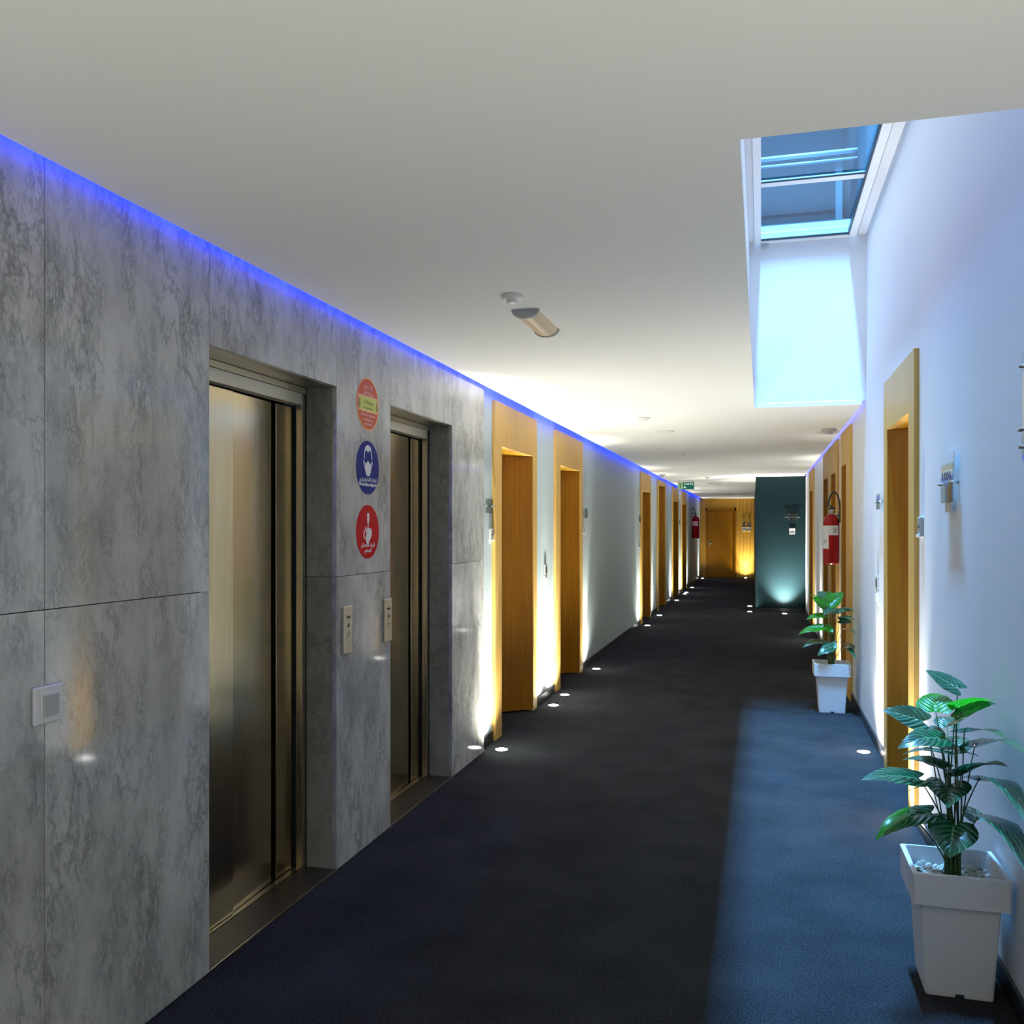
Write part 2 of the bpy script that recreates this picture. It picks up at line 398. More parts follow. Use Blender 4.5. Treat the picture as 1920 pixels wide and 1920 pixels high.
DL = [  # left doors: surround y0,y1, opening y0,y1, top
    (6.16, 7.40, 6.33, 7.27, 2.10), (8.14, 9.44, 8.33, 9.28, 2.10), (14.28, 15.62, 14.47, 15.48, 2.12),
    (16.68, 18.1, 16.85, 17.95, 2.33), (19.6, 21.0, 19.75, 20.85, 2.12), (21.9, 23.3, 22.05, 23.15, 2.12)]
DR = [(4.96, 6.13, 5.14, 6.00, 2.11), (8.41, 9.34, 8.77, 9.25, 2.10), (9.80, 10.86, 9.97, 10.63, 2.10),
      (10.86, 11.95, 11.10, 11.86, 2.11), (14.2, 15.35, 14.32, 15.2, 2.10)]
EV = [(2.68, 3.63), (4.23, 5.17)]
EH = 2.124

wl = wall_y('wall_left', XL, -2.1, 5.815, YE, 0, HID, [(d[2] - .021, d[3] + .021, 0, d[4] + .021) for d in DL], M['grey_wall'])
tag(wl, 'blue grey painted left wall beyond the marble')
wm = wall_y('wall_left', -1.817, -2.3, Y0, 5.815, 0, HID, [(e[0] - .021, e[1] + .021, 0, EH + .021) for e in EV], M['grout'])
tag(wm, 'marble clad left wall around the two elevators')
def slab(y0, y1, z0, z1, name='marble_slab'):
    return box(name, (XM, y0 + .0012, z0 + .0012), (-1.817, y1 - .0012, z1 - .0012), M['marble'], wm, .0008)
js = [-3.2, -1.7, -.97, -.24, .49, 1.22, 1.95, 2.68]
for a, b in list(zip(js, js[1:])) + [(3.63, 4.23), (5.17, 5.82)]:
    slab(a, b, .004, 1.29); slab(a, b, 1.29, HID)
for a, b in EV: slab(a, b, EH, HID)
box('marble_slab', (-1.817, 5.797, .004), (XL - .01, 5.82, HID), M['marble'], wm)
for a, b in EV:
    for z0, z1 in ((.004, 1.29), (1.29, EH)):
        box('jamb_slab', (-1.8175, b, z0 + .001), (-1.94, b + .02, z1 - .001), M['marble_jamb'], wm)
        box('jamb_slab', (-1.8175, a - .02, z0 + .001), (-1.94, a, z1 - .001), M['marble_jamb'], wm)
    box('soffit_slab', (-1.8175, a, EH), (-1.94, b, EH + .02), M['frame_steel'], wm)

wr = wall_y('wall_right', XR, 1.0, Y0, YE, 0, HID, [(d[2] - .021, d[3] + .021, 0, d[4] + .021) for d in DR], M['white_wall'])
tag(wr, 'white painted right wall, blue lit under the skylight')
box('upper_wall', (XR, WY0 - .1, HID), (1.0, WY1 + .1, ZS + .12), M['white_wall'], wr)
we = box('wall_end', (-2.1, YE, 0), (1.0, YE + .2, HID), M['wood_end'], kind='structure'); tag(we, 'honey wood panelled wall at the far end of the corridor')
wb = box('wall_back', (-2.3, Y0 - .2, 0), (1.1, Y0, 2.8), M['white_wall'], kind='structure'); tag(wb, 'plain wall behind the viewer')
# teal block
bm = bmesh.new()
pts = [(-.09, YB), (XR, YB), (XR, YE), (-.20, YE)]
lo = [bm.verts.new((x, y, 0)) for x, y in pts]; hi = [bm.verts.new((x, y, ZC)) for x, y in pts]
bm.faces.new(lo[::-1]); bm.faces.new(hi)
for i in range(4): bm.faces.new((lo[i], lo[(i + 1) % 4], hi[(i + 1) % 4], hi[i]))
tb = link('wall_teal', bm_me(bm), M['teal'], kind='structure'); tag(tb, 'dark teal wall block that narrows the far corridor')
box('baseboard', (-.095, YB - .012, 0), (XR, YB, .07), M['base'], tb)

# baseboards
def base_runs(y0, y1, doors):
    cuts = sorted([(d[0], d[1]) for d in doors]); out = []; y = y0
    for a, b in cuts:
        if a > y + .02: out.append((y, a))
        y = b
    out.append((y, y1)); return out
bl = boxes('baseboard_left', [((XL, a, 0), (XL + .012, b, .07)) for a, b in base_runs(5.82, YE, DL)], M['base'], kind='structure'); tag(bl, 'thin dark baseboard along the left wall')
br = boxes('baseboard_right', [((XR, a, 0), (XR - .012, b, .07)) for a, b in base_runs(Y0, YB - .02, DR)], M['base'], kind='structure'); tag(br, 'thin dark baseboard along the right wall')

# ------------------------------------------------------------------ skylight well and shaft
ww = boxes('wall_skylight', [((WX0 - .04, WY0 - .08, ZC + .03), (WX0 - .08, WY1 + .08, ZS + .12)),
                             ((WX0 - .04, WY0, ZC + .03), (1.0, WY0 - .04, ZS + .12)),
                             ((WX0 - .04, WY1 + .012, ZC + .03), (1.0, WY1 + .05, ZS + .12))], M['white_wall'], kind='structure')
tag(ww, 'white walls of the skylight well above the ceiling opening')
box('well_soffit', (WX0 - .04, WY0, ZS + .0), (WX0, WY1 + .012, ZS + .1), M['white_wall'], ww)
box('well_soffit', (.706, WY0, ZS), (XR, WY1 + .012, ZS + .1), M['white_wall'], ww)
gx0, gx1 = .0, .645
wi = thing('window_1', 'skylight with white frame bars and blue tinted panes', 'skylight', (.3, 4.8, ZS)); wi['kind'] = 'structure'
del wi['category']
bars_y = [WY1 - .05, 6.20, 5.06, 3.92, 2.78, WY0]
box('frame_bar', (WX0, WY0, ZS - .02), (gx0, WY1, ZS + .05), M['skyframe'], wi, .004)
box('frame_bar', (gx1, WY0, ZS - .02), (.70, WY1, ZS + .05), M['skyframe'], wi, .004)
box('gasket', (.70, WY0, ZS - .004), (.706, WY1, ZS + .05), M['dark_plastic'], wi)
box('gasket', (gx1 - .008, WY0, ZS - .016), (gx1, WY1, ZS + .03), M['dark_plastic'], wi)
box('frame_bar', (gx0, WY1 - .05, ZS - .02), (gx1, WY1 + .01, ZS + .05), M['skyframe'], wi, .004)
for y in bars_y[1:-1]:
    box('frame_bar', (gx0, y - .035, ZS + .012), (gx1, y + .035, ZS + .034), M['skyframe'], wi, .003)
    box('gasket', (gx0, y - .042, ZS + .014), (gx1, y - .035, ZS + .022), M['dark_plastic'], wi)
box('gasket', (gx0, WY1 - .058, ZS - .012), (gx1, WY1 - .05, ZS + .002), M['dark_plastic'], wi)
for a, b in zip(bars_y[1:], bars_y):
    bm = bmesh.new(); vs = [bm.verts.new(p) for p in ((gx0, a, ZS + .03), (gx1, a, ZS + .03), (gx1, b, ZS + .03), (gx0, b, ZS + .03))]; bm.faces.new(vs)
    link('pane', bm_me(bm), M['glass_blue'], wi)
box('catch', (.0, WY1 - .02, ZS - .05), (.05, WY1 + .01, ZS - .02), M['grey_plastic'], wi, .004)

SX0, SY0, SY1, SZ = -.14, .8, 9.35, 9.0
sh = boxes('wall_shaft', [((SX0 - .1, SY0, ZS + .1), (SX0, SY1, SZ)), ((XR, SY0, ZS + .1), (XR + .1, SY1, SZ)),
                          ((SX0, SY1, ZS + .1), (XR, SY1 + .1, SZ)), ((SX0, SY0 - .1, ZS + .1), (XR, SY0, SZ)),
                          ((SX0 - .1, SY0 - .1, SZ), (.03, SY1 + .1, SZ + .1)), ((.28, SY0 - .1, SZ), (XR + .1, SY1 + .1, SZ + .1)),
                          ((.03, SY0 - .1, SZ), (.28, 4.28, SZ + .1)), ((.03, 6.92, SZ), (.28, SY1 + .1, SZ + .1)),  # assumed slot in the unseen roof, kept narrow for a sharp-edged beam
                          ((SX0, WY1 + .05, ZS + .0), (XR, SY1 + .1, ZS + .1)), ((SX0, SY0 - .1, ZS + .0), (XR, WY0 - .04, ZS + .1)),
                          ((SX0 - .1, SY0, ZS + .03), (WX0 - .002, SY1, ZS + .1)), ((.70, SY0, ZS + .06), (XR, SY1, ZS + .1))], M['shaft'], kind='structure')
tag(sh, 'pale rendered light shaft seen through the skylight glass, its slotted roof assumed')
box('ledge', (SX0, SY1 - .02, 4.605), (XR, SY1, 4.625), M['pale_rail'], sh)
box('curb', (gx0, WY1 + .05, ZS + .1), (XR, WY1 + .12, ZS + .14), M['curb'], sh)
hr = thing('handrail', 'bright steel double rail crossing above the skylight glass', 'rail', (.3, 8.0, ZS + .1))
tube('rail_tube', [(SX0, 8.0, 4.64), (XR, 8.0, 4.64)], .02, M['rail'], hr)
tube('rail_tube', [(SX0, 8.0, 4.575), (XR, 8.0, 4.575)], .012, M['rail'], hr)
box('post', (.60, 8.02, ZS + .1), (.655, 8.06, 4.62), M['pale_rail'], hr, .004)

# blue LED strips in the coves
def led(name, a, b, mat, label, group):
    o = box(name, a, b, mat); tag(o, label, 'led strip', None); return o
led('led_strip', (-1.785, Y0 + .05, ZC + .052), (-1.775, 5.78, ZC + .060), M['led_blue_marble'], 'blue light strip hidden over the ceiling edge along the marble', 0)
led('led_strip', (-1.800, 5.85, ZC + .052), (-1.790, YE - .05, ZC + .060), M['led_blue'], 'blue light strip hidden over the ceiling edge along the left doors', 0)
led('led_strip', (.743, WY1 + .1, ZC + .035), (.749, YB - .05, ZC + .043), M['led_violet'], 'violet blue light strip over the ceiling edge beyond the skylight on the right', 0)
led('led_strip', (WX0 - .038, WY0 + .02, ZC + .034), (WX0 - .030, WY1 - .05, ZC + .042), M['led_violet'], 'violet light strip on the left lip of the skylight well', 0)
led('led_strip', (.05, WY1 - .0, ZC + .032), (.70, WY1 + .003, ZC + .0335), M['led_violet'], 'violet light strip on the far lip of the skylight well', 0)

# ------------------------------------------------------------------ doors
def niche(n, side, d, ang, label, leafmat=None, header=True):
    f0, f1, o0, o1, zt = d
    s = -1 if side == 'L' else 1
    xw, xf = (XL, XPL) if side == 'L' else (XR, XPR)
    back = xw + s * .02
    t = thing(n, label, 'door', (xw, (f0 + f1) / 2, 0)); del t['category']; t['kind'] = 'structure'
    ztop = 2.415
    box('surround_stile', (back, f0, 0), (xf, o0, ztop), M['wood'], t, .001)
    box('surround_stile', (back, o1, 0), (xf, f1, ztop), M['wood'], t, .001)
    box('surround_header', (back, o0, zt), (xf, o1, ztop), M['wood'], t, .001)
    dep = (o1 - o0) * math.tan(ang)
    xd = xw + s * dep
    # angled door leaf, hinged at the far front corner
    bm = bmesh.new()
    p0, p1 = Vector((xf - s * -.006, o1, 0)), Vector((xd, o0 + .02, 0))
    dr = (p1 - p0).normalized(); nr = Vector((-dr.y, dr.x, 0))
    if nr.y > 0: nr = -nr
    for z0, z1 in ((.012, zt - .004),):
        q = [p0, p1, p1 - nr * .04, p0 - nr * .04]
        lo = [bm.verts.new(v + Vector((0, 0, z0))) for v in q]; hi = [bm.verts.new(v + Vector((0, 0, z1))) for v in q]
        bm.faces.new(lo[::-1]); bm.faces.new(hi)
        for i in range(4): bm.faces.new((lo[i], lo[(i + 1) % 4], hi[(i + 1) % 4], hi[i]))
    link('door_leaf', bm_me(bm), leafmat or M['wood_door'], t)
    box('jamb_lining', (back, o0 - .02, 0), (xd + s * .05, o0 - .0005, zt), M['wood_door'], t)
    box('soffit_board', (back, o0 - .02, zt), (xd + s * .06, o1 + .0205, zt + .02), M['soffit'], t)
    box('back_board', (xd + s * .03, o0 - .02, 0), (xd + s * .06, o1 + .06, zt), M['wood_door'], t)
    box('side_board', (back + s * .25, o1 + .04, 0), (xd + s * .06, o1 + .06, zt), M['wood_door'], t)
    return t
AL, ARr = math.radians(48), math.radians(36)
names_l = ['first honey wood door niche on the left past the marble', 'second honey wood door niche on the left, before the long grey wall',
           'third wooden door niche on the left, after the long grey wall', 'tall dark orange door niche on the left, fourth along',
           'fifth wooden door niche on the left, a narrow sliver', 'sixth and last wooden door niche on the left']
for i, d in enumerate(DL): niche('door_%d' % (i + 1), 'L', d, AL, names_l[i])
names_r = ['large wooden door niche on the right wall behind the near plant', 'narrow wooden door niche beside the right fire extinguisher, nearer side',
           'right hand opening of the double wooden surround behind the extinguisher', 'left hand opening of the double wooden surround behind the extinguisher',
           'last wooden door niche on the right beside the teal block']
for i, d in enumerate(DR): niche('door_%d' % (i + 7), 'R', d, ARr, names_r[i])
# end wall: panels, door
e = thing('door_12', 'honey wood door in the end wall of the corridor', 'door', (-1.3, YE, 0)); del e['category']; e['kind'] = 'structure'
ex0, ex1 = -1.665, -.745
box('door_leaf', (ex0 + .05, YE - .005, .01), (ex1 - .05, YE - .03, 2.06), M['wood_door'], e, .002)
boxes('door_frame', [((ex0, YE - .001, 0), (ex0 + .045, YE - .055, 2.15)), ((ex1, YE - .001, 0), (ex1 - .045, YE - .055, 2.15)),
                     ((ex0, YE - .001, 2.07), (ex1, YE - .055, 2.15))], M['wood_door'], e)
box('lock_plate', (ex0 + .09, YE - .03, .98), (ex0 + .13, YE - .04, 1.16), M['steel'], e, .003)
tube('handle', [(ex0 + .11, YE - .04, 1.05), (ex0 + .11, YE - .08, 1.05), (ex0 + .22, YE - .08, 1.05)], .009, M['steel'], e)
for a, b, z0, z1 in [(-1.83, ex0, 0, ZC)] + [(ex0, ex1, 2.15, ZC)] + [(ex1 + .108 * k, ex1 + .108 * (k + 1), 0, ZC) for k in range(6)]:
    box('wood_panel', (a + .003, YE - .001, z0 + .003), (b - .003, YE - .022, z1 - .003), M['wood_end'], we, .002)

# ------------------------------------------------------------------ elevators
def elevator(a, b, label):
    t = thing('elevator_door', label, 'elevator', (-1.95, (a + b) / 2, 0))
    w_ = b - a; xf = -1.945
    boxes('door_frame', [((xf, a + .001, .008), (xf - .03, a + .03, 2.122)), ((xf, b - .001, .008), (xf - .03, b - .03, 2.122))], M['frame_steel'], t, .001)
    box('transom', (xf, a + .03, 2.045), (xf - .05, b - .03, 2.095), M['transom'], t, .001)
    box('header_strip', (xf + .003, a + .002, 2.097), (xf - .03, b - .002, 2.122), M['beige_metal'], t)
    y1, y2, y3 = a + .445 * w_, a + .775 * w_, a + .812 * w_
    box('door_panel', (-1.972, a + .03, .012), (-1.99, y1, 2.035), M['gold_steel'], t, .002)
    p2 = box('door_panel', (-1.985, y1 + .004, .012), (-2.003, y2, 2.035), M['gold_steel'], t, .002)
    ce_ = Vector((-1.994 + 1.95, (y1 + y2) / 2 - (a + b) / 2, 0))
    p2.data.transform(Matrix.Translation(ce_) @ Matrix.Rotation(math.radians(2.2), 4, 'Z') @ Matrix.Translation(-ce_))
    box('door_panel', (-1.988, y3, .012), (-2.006, b - .028, 2.035), M['gold_steel'], t, .002)
    box('dark_backing', (-2.05, a, 0), (-2.07, b, EH), M['black'], t)  # black sheet in place of the darkness behind the panel gap
    box('sill', (-1.80, a + .002, .0005), (-1.955, b - .002, .008), M['granite'], t, .001)
    box('sill_rail', (-1.957, a + .03, .0005), (-1.985, b - .03, .010), M['frame_steel'], t)
    box('edge_trim', (-1.793, a + .002, .0005), (-1.799, b - .002, .009), M['frame_steel'], t)
    return t
elevator(*EV[0], 'nearest elevator with brushed golden steel panels in marble wall')
elevator(*EV[1], 'second elevator with darker brushed steel panels, before the painted wall')
for y, lab in ((3.72, 'elevator call panel left of the pair, beside nearest elevator'), (4.175, 'elevator call panel right of the pair, beside second elevator')):
    t = thing('call_panel', lab, 'call panel', (XM, y, .945))
    box('plate', (XM, y - .042, .945), (XM + .014, y + .042, 1.155), M['beige_metal'], t, .003)
    lathe('button', [(.0, .0), (.012, .0), (.012, .004), (.0, .004)], (XM + .014, y, 1.03), M['steel'], t, 16, 'X')
    fr = frame('L', (XM + .0145, y, 1.07))
    poly('arrow', [[(-.012, -.008), (.012, -.008), (0, .012)]], 0, .0008, fr, M['ink'], t)
    text('lettering', 'APPEL', .016, fr, M['ink'], t, 0, .035)

# round floor-distance, mask and sanitizer signs
SY = 3.955
def sign_disc(name, z, r, base, label):
    t = thing(name, label, 'sign', (XM, SY, z))
    fr = frame('L', (XM, SY, z))
    poly('disc', [disc_pts(r, 56)], 0, .002, fr, M[base], t)
    return t, frame('L', (XM + .002, SY, z))
t, fr = sign_disc('round_sign', 2.09, .127, 'pale_orange', 'round orange red sign with yellow plate, topmost of three on marble')
poly('field', [disc_pts(.119, 56)], 0, .0006, fr, M['orange_sign'], t)
poly('plate_border', [[(-.108, -.038), (.108, -.038), (.112, 0), (.108, .038), (-.108, .038), (-.112, 0)]], .0006, .0012, fr, M['pale_orange'], t)
poly('plate', [[(-.084, -.030), (.090, -.030), (.090, .030), (-.084, .030)]], .0012, .0018, fr, M['yellow_sign'], t)
for s in (-1, 1): poly('person_mark', [[(s * .098 - .006, -.026), (s * .098 + .006, -.026), (s * .098 + .007, .004), (s * .098 + .002, .008), (s * .098 + .005, .014), (s * .098, .020), (s * .098 - .005, .014), (s * .098 - .002, .008), (s * .098 - .007, .004)]], .0012, .0022, fr, M['olive_vinyl'], t)
text('lettering', '1 Mètre', .030, (fr[0] + fr[3] * .0018, *fr[1:]), M['olive_vinyl'], t, .0, .006, .0004, .11)
text('lettering', 'au minimum', .014, (fr[0] + fr[3] * .0018, *fr[1:]), M['olive_vinyl'], t, .0, -.019, .0004, .11)
f2 = (fr[0] + fr[3] * .0006, *fr[1:])
text('lettering', shape('الرجاء احترام'), .028, f2, M['pink_vinyl'], t, 0, .082, .0004, .10, .0004)
text('lettering', shape('مسافة الأمان'), .028, f2, M['pink_vinyl'], t, 0, .052, .0004, .13, .0004)
text('lettering', 'Merci de respecter', .021, f2, M['pink_vinyl'], t, 0, -.052, .0004, .16, .0003)
text('lettering', 'la distance', .021, f2, M['pink_vinyl'], t, 0, -.074, .0004, .12, .0003)
text('lettering', 'de sécurité', .019, f2, M['pink_vinyl'], t, 0, -.094, .0004, .09, .0003)
t, fr = sign_disc('round_sign', 1.79, .127, 'blue_sign', 'round blue sign with white masked face, middle of three on marble')
poly('head_outline', arc_band(0, .045, .046, .062, .007, -.1, PI + .1) + arc_band(0, .03, .052, .05, .004, PI * 1.02, PI * 1.3) + arc_band(0, .03, .052, .05, .004, -PI * .3, -PI * .02), 0, .0008, fr, M['white_vinyl'], t)
poly('hair', [[(-.036, .075), (-.03, .098), (0, .108), (.03, .098), (.036, .075), (.018, .085), (.0, .070), (-.014, .083)]], 0, .0009, fr, M['white_vinyl'], t)
poly('mask', [[(0, .032), (.034, .012), (.030, -.022), (.012, -.040), (-.012, -.040), (-.030, -.022), (-.034, .012)]], 0, .0010, fr, M['white_vinyl'], t)
for s in (-1, 1): poly('strap', [[(s * .034, .012), (s * .052, .030), (s * .050, .034), (s * .030, .018)]], 0, .0010, fr, M['white_vinyl'], t)
text('lettering', shape('ارتداء القناع إجباري'), .025, fr, M['white_vinyl'], t, 0, -.057, .0005, .19, .0003)
text('lettering', 'Port du masque obligatoire', .021, fr, M['white_vinyl'], t, 0, -.080, .0005, .195, .0005)
t, fr = sign_disc('round_sign', 1.487, .127, 'red_sign', 'round red sign with white hand and bottle, lowest of three on marble')
poly('bottle', [[(-.010, .088), (.012, .088), (.012, .055), (.006, .036), (-.004, .036), (-.010, .055)], [(-.003, .036), (.004, .036), (.004, .014), (-.003, .014)]], 0, .0008, fr, M['white_vinyl'], t)
poly('hand', [[(-.022, .012), (0, .020), (.030, .016), (.044, .000), (.040, -.018), (.020, -.040), (-.008, -.062), (-.020, -.048), (-.028, -.030), (-.018, -.012)],
              [(-.044, .002), (-.024, .026), (-.018, .022), (-.036, -.002)], [(-.052, -.010), (-.044, .002), (-.036, -.002), (-.042, -.014), (-.034, -.034), (-.046, -.030)]], 0, .0010, fr, M['white_vinyl'], t)
text('lettering', shape('الرجاء استعمال'), .026, fr, M['white_vinyl'], t, 0, -.062, .0005, .15, .0003)
text('lettering', shape('المعقم'), .026, fr, M['white_vinyl'], t, 0, -.088, .0005, .075, .0003)

# ------------------------------------------------------------------ wall plates, readers, room signs
def switch(side, x, y, z, sz, label, two=False):
    s = 1 if side == 'L' else -1
    t = thing('wall_switch', label, 'switch', (x, y, z))
    if two:
        box('upper_plate', (x, y - .045, z + .005), (x + s * .012, y + .045, z + .10), M['grey_plastic'], t, .003)
        box('upper_rocker', (x + s * .012, y - .025, z + .025), (x + s * .016, y + .025, z + .08), M['dark_plastic'], t, .002)
        box('lower_plate', (x, y - .045, z - .095), (x + s * .012, y + .045, z + .0), M['white_plastic'], t, .003)
        box('lower_rocker', (x + s * .012, y - .025, z - .075), (x + s * .018, y + .025, z - .02), M['white_plastic'], t, .002)
    else:
        h = sz / 2
        box('plate', (x, y - h, z - h), (x + s * .012, y + h, z + h), M['white_plastic'], t, .004)
        box('rocker_frame', (x + s * .012, y - h * .62, z - h * .62), (x + s * .015, y + h * .62, z + h * .62), M['white_plastic'], t, .001)
        box('rocker', (x + s * .015, y - h * .54, z - h * .54), (x + s * .019, y + h * .54, z + h * .54), M['grey_plastic'], t, .002)
    return t
switch('L', XM, 1.955, 1.045, .098, 'square white light switch on the marble wall at lower left')
switch('L', XL, 7.80, 1.09, .1, 'grey over white double wall switch between first two left doors', True)
switch('R', XR, 6.62, 1.08, .1, 'double wall switch on white wall just past the large right door', True)
def reader(side, x, y, z, label, wd=.085, hg=.085, mat='white_plastic'):
    t = thing('card_reader', label, 'card reader', (x, y, z))
    o, ex, ez, n = frame(side, (x, y, z))
    def b3(nm, x0, x1, z0, z1, h0, h1, m, bev=.002):
        a = o + ex * x0 + ez * z0 + n * h0; b = o + ex * x1 + ez * z1 + n * h1
        box(nm, a, b, m, t, bev)
    b3('housing', -wd / 2, wd / 2, -hg / 2, hg / 2, 0, .018, M[mat], .004)
    b3('card_slot', -wd * .32, wd * .32, -hg * .02, hg * .05, .018, .0195, M['ink'], 0)
    b3('sensor_pad', -wd * .25, wd * .25, hg * .14, hg * .36, .018, .0195, M['grey_plastic'], 0)
    b3('lower_lip', -wd / 2, wd / 2, -hg / 2, -hg * .38, .018, .026, M['white_plastic'], .002)
    return t
def room_sign(side, x, y, z, label, wd=.17, hg=.10, num=None, poster=False):
    t = thing('room_sign', label, 'sign', (x, y, z))
    o, ex, ez, n = frame(side, (x, y, z))
    def b3(nm, x0, x1, z0, z1, h0, h1, m, bev=0):
        return box(nm, o + ex * x0 + ez * z0 + n * h0, o + ex * x1 + ez * z1 + n * h1, m, t, bev)
    b3('acrylic_plate', -wd / 2, wd / 2, -hg / 2, hg / 2, .022, .026, M['acrylic'])
    for s in (-1, 1):
        tube('standoff', [o + ex * s * (wd / 2 - .012), o + ex * s * (wd / 2 - .012) + n * .034], .006, M['steel'], t, 12)
        tube('side_rod', [o + ex * s * (wd / 2 - .02) + n * .031, o + ex * s * (wd / 2 + .035) + n * .031], .0035, M['steel'], t, 8)
    f = (o + n * .0265, ex, ez, n)
    if num: text('lettering', num, hg * .5 if not poster else .05, f, M['ink'], t, 0, 0 if not poster else .028, .0004, wd * .72)
    if poster:
        b3('paper_notice', -wd / 2, wd / 2, .055, .125, .018, .021, M['paper'])
        b3('poster', -wd * .22, wd * .22, -.12, -.005, .018, .021, M['beige_paper'])
    return t
room_sign('L', XL, 6.02, 1.66, 'clear room number sign on narrow grey strip beside marble', .17, .10, '1003')
reader('L', XL, 6.115, 1.46, 'white card reader beside the first left door', .075, .085)
room_sign('L', XL, 9.62, 1.67, 'clear room number sign just past the second left door', .17, .10, '1005')
reader('L', XL, 9.56, 1.49, 'white card reader just past the second left door')
room_sign('L', XL, 14.12, 1.66, 'clear room number sign just before the third left door', .17, .10, '1007')
room_sign('L', XL, 21.25, 1.66, 'clear room number sign between fifth and sixth left doors', .17, .10, '1009')
room_sign('L', XL, 23.55, 1.66, 'clear room number sign past the last left door', .17, .10, '1011')
reader('L', XL, 14.16, 1.25, 'small card reader low before the third left door')
room_sign('R', XR, 4.12, 1.69, 'clear room sign with white notice and beige poster on right wall', .25, .16, '1004', True)
reader('R', XR, 4.86, 1.51, 'tall grey card reader beside near edge of large right door', .07, .10, 'grey_plastic')
room_sign('R', XR, 6.42, 1.68, 'clear room sign on the white wall past the large right door', .17, .10, '1006')
tb_s = frame('E', (.535, YB, 1.5))
room_sign('E', .535, YB, 1.71, 'faint clear room sign on the teal wall', .20, .14, '1008')
reader('E', .54, YB, 1.46, 'white card reader on the teal wall under the clear sign', .10, .105)
for x in (-.505, -.36):
    reader('E', x, YE - .022, 1.50, 'white card reader on the end wall, %s of the pair' % ('left' if x < -.45 else 'right'), .11, .13)
    room_sign('E', x, YE - .022, 1.66, 'clear room sign on the end wall, %s of the pair' % ('left' if x < -.45 else 'right'), .07, .12)
# sign cut by the right edge of the frame
t = thing('wall_plaque', 'clear wall plaque with metal standoffs at the right picture edge', 'sign', (XR, 2.88, 1.72))
box('acrylic_plate', (XR - .03, 2.66, 1.70), (XR - .034, 2.955, 2.01), M['acrylic'], t)
for z in (1.975, 1.79, 1.74):
    tube('standoff', [(XR, 2.94, z), (XR - .045, 2.94, z)], .006, M['steel'], t, 12)
tube('side_rod', [(XR - .038, 2.68, 1.79), (XR - .038, 2.975, 1.79)], .0035, M['steel'], t, 8)

# ------------------------------------------------------------------ fire extinguishers
def extinguisher(side, x, y, z, k, label, lab):
    s = 1 if side == 'L' else -1
    cx = x + s * .095
    t = thing('fire_extinguisher', label, 'fire extinguisher', (cx, y, z))
    R_, H = .078 * k, .50 * k
    lathe('cylinder', [(.0, 0), (R_ * .80, 0), (R_ * .97, .012), (R_, .03), (R_, H * .80), (R_ * .95, H * .87), (R_ * .75, H * .94), (R_ * .4, H * .985), (.022, H), (.0, H)], (cx, y, z), M['ext_red'], t, 32)
    z1 = z + H
    lathe('valve', [(.0, 0), (.018, 0), (.018, .03), (.024, .034), (.024, .06), (.0, .062)], (cx, y, z1), M['steel'], t, 16)
    bm = bmesh.new(); add_box(bm, (cx - .012, y - .02, z1 + .05), (cx + .012, y + .09, z1 + .062), .003); add_box(bm, (cx - .010, y - .02, z1 + .075), (cx + .010, y + .10, z1 + .085), .003)
    add_box(bm, (cx - .011, y - .025, z1 + .045), (cx + .011, y - .01, z1 + .09), .003)
    link('lever', bm_me(bm), M['dark_plastic'], t)
    lathe('gauge', [(.0, 0), (.016, 0), (.016, .010), (.0, .010)], (cx - s * 0, y - .034, z1 + .035), M['steel'], t, 16, 'Y')
    hp = []
    for i in range(15):
        a = i / 14 * PI
        hp.append((cx + s * (-.045 + .0) - math.cos(a) * .055 * 1.0 * (1) - s * 0 + .02 * -1, y - .03, z1 + .05 + math.sin(a) * .165))
    hp += [(hp[-1][0] + .0, y - .03, z1 - .02)]
    hp = [(cx + .035, y - .03, z1 + .06)] + hp if hp[0][0] < hp[-1][0] else [(cx + .02, y - .02, z1 + .055)] + hp
    tube('hose', hp, .009, M['dark_plastic'], t, 10)
    e_ = hp[-1]
    tube('horn', [(e_[0], e_[1], e_[2] + .05), (e_[0], e_[1], e_[2] - .02), (e_[0], e_[1], e_[2] - .07)], .012, M['dark_plastic'], t, 12, .022)
    # wrapped paper label
    def band(z0, z1_, a0, a1, mat, nm):
        bm = bmesh.new(); n = 16; lo = []; hi = []
        for i in range(n + 1):
            a = a0 + (a1 - a0) * i / n; q = (R_ + .0012)
            lo.append(bm.verts.new((cx + q * math.cos(a), y + q * math.sin(a), z0))); hi.append(bm.verts.new((cx + q * math.cos(a), y + q * math.sin(a), z1_)))
        for i in range(n): bm.faces.new((lo[i], lo[i + 1], hi[i + 1], hi[i]))
        link(nm, bm_me(bm), mat, t, smooth=True)
    if lab:
        band(z + H * .58, z + H * .77, PI * .85, PI * 1.80, M['white_vinyl'], 'label')
        band(z + H * .31, z + H * .58, PI * .85, PI * 1.38, M['pink_vinyl'] if 0 else M['white_vinyl'], 'label')
        band(z + H * .62, z + H * .73, PI * 1.55, PI * 1.70, M['grey_plastic'], 'label_print')
        band(z + H * .42, z + H * .48, PI * 1.10, PI * 1.28, M['grey_plastic'], 'label_print')
    else:
        band(z + H * .56, z + H * .76, PI * 1.15, PI * 1.75, M['pink_vinyl'], 'label')
    tube('wall_bracket', [(x, y, z1 - .01), (cx, y, z1 - .01)], .012, M['steel'], t, 8)
    return t
extinguisher('R', XR, 9.57, 1.15, 1.0, 'red fire extinguisher with white label on the right wall', True)
extinguisher('L', XL, 25.6, 1.24, 1.25, 'distant red fire extinguisher on the left wall near the end', False)

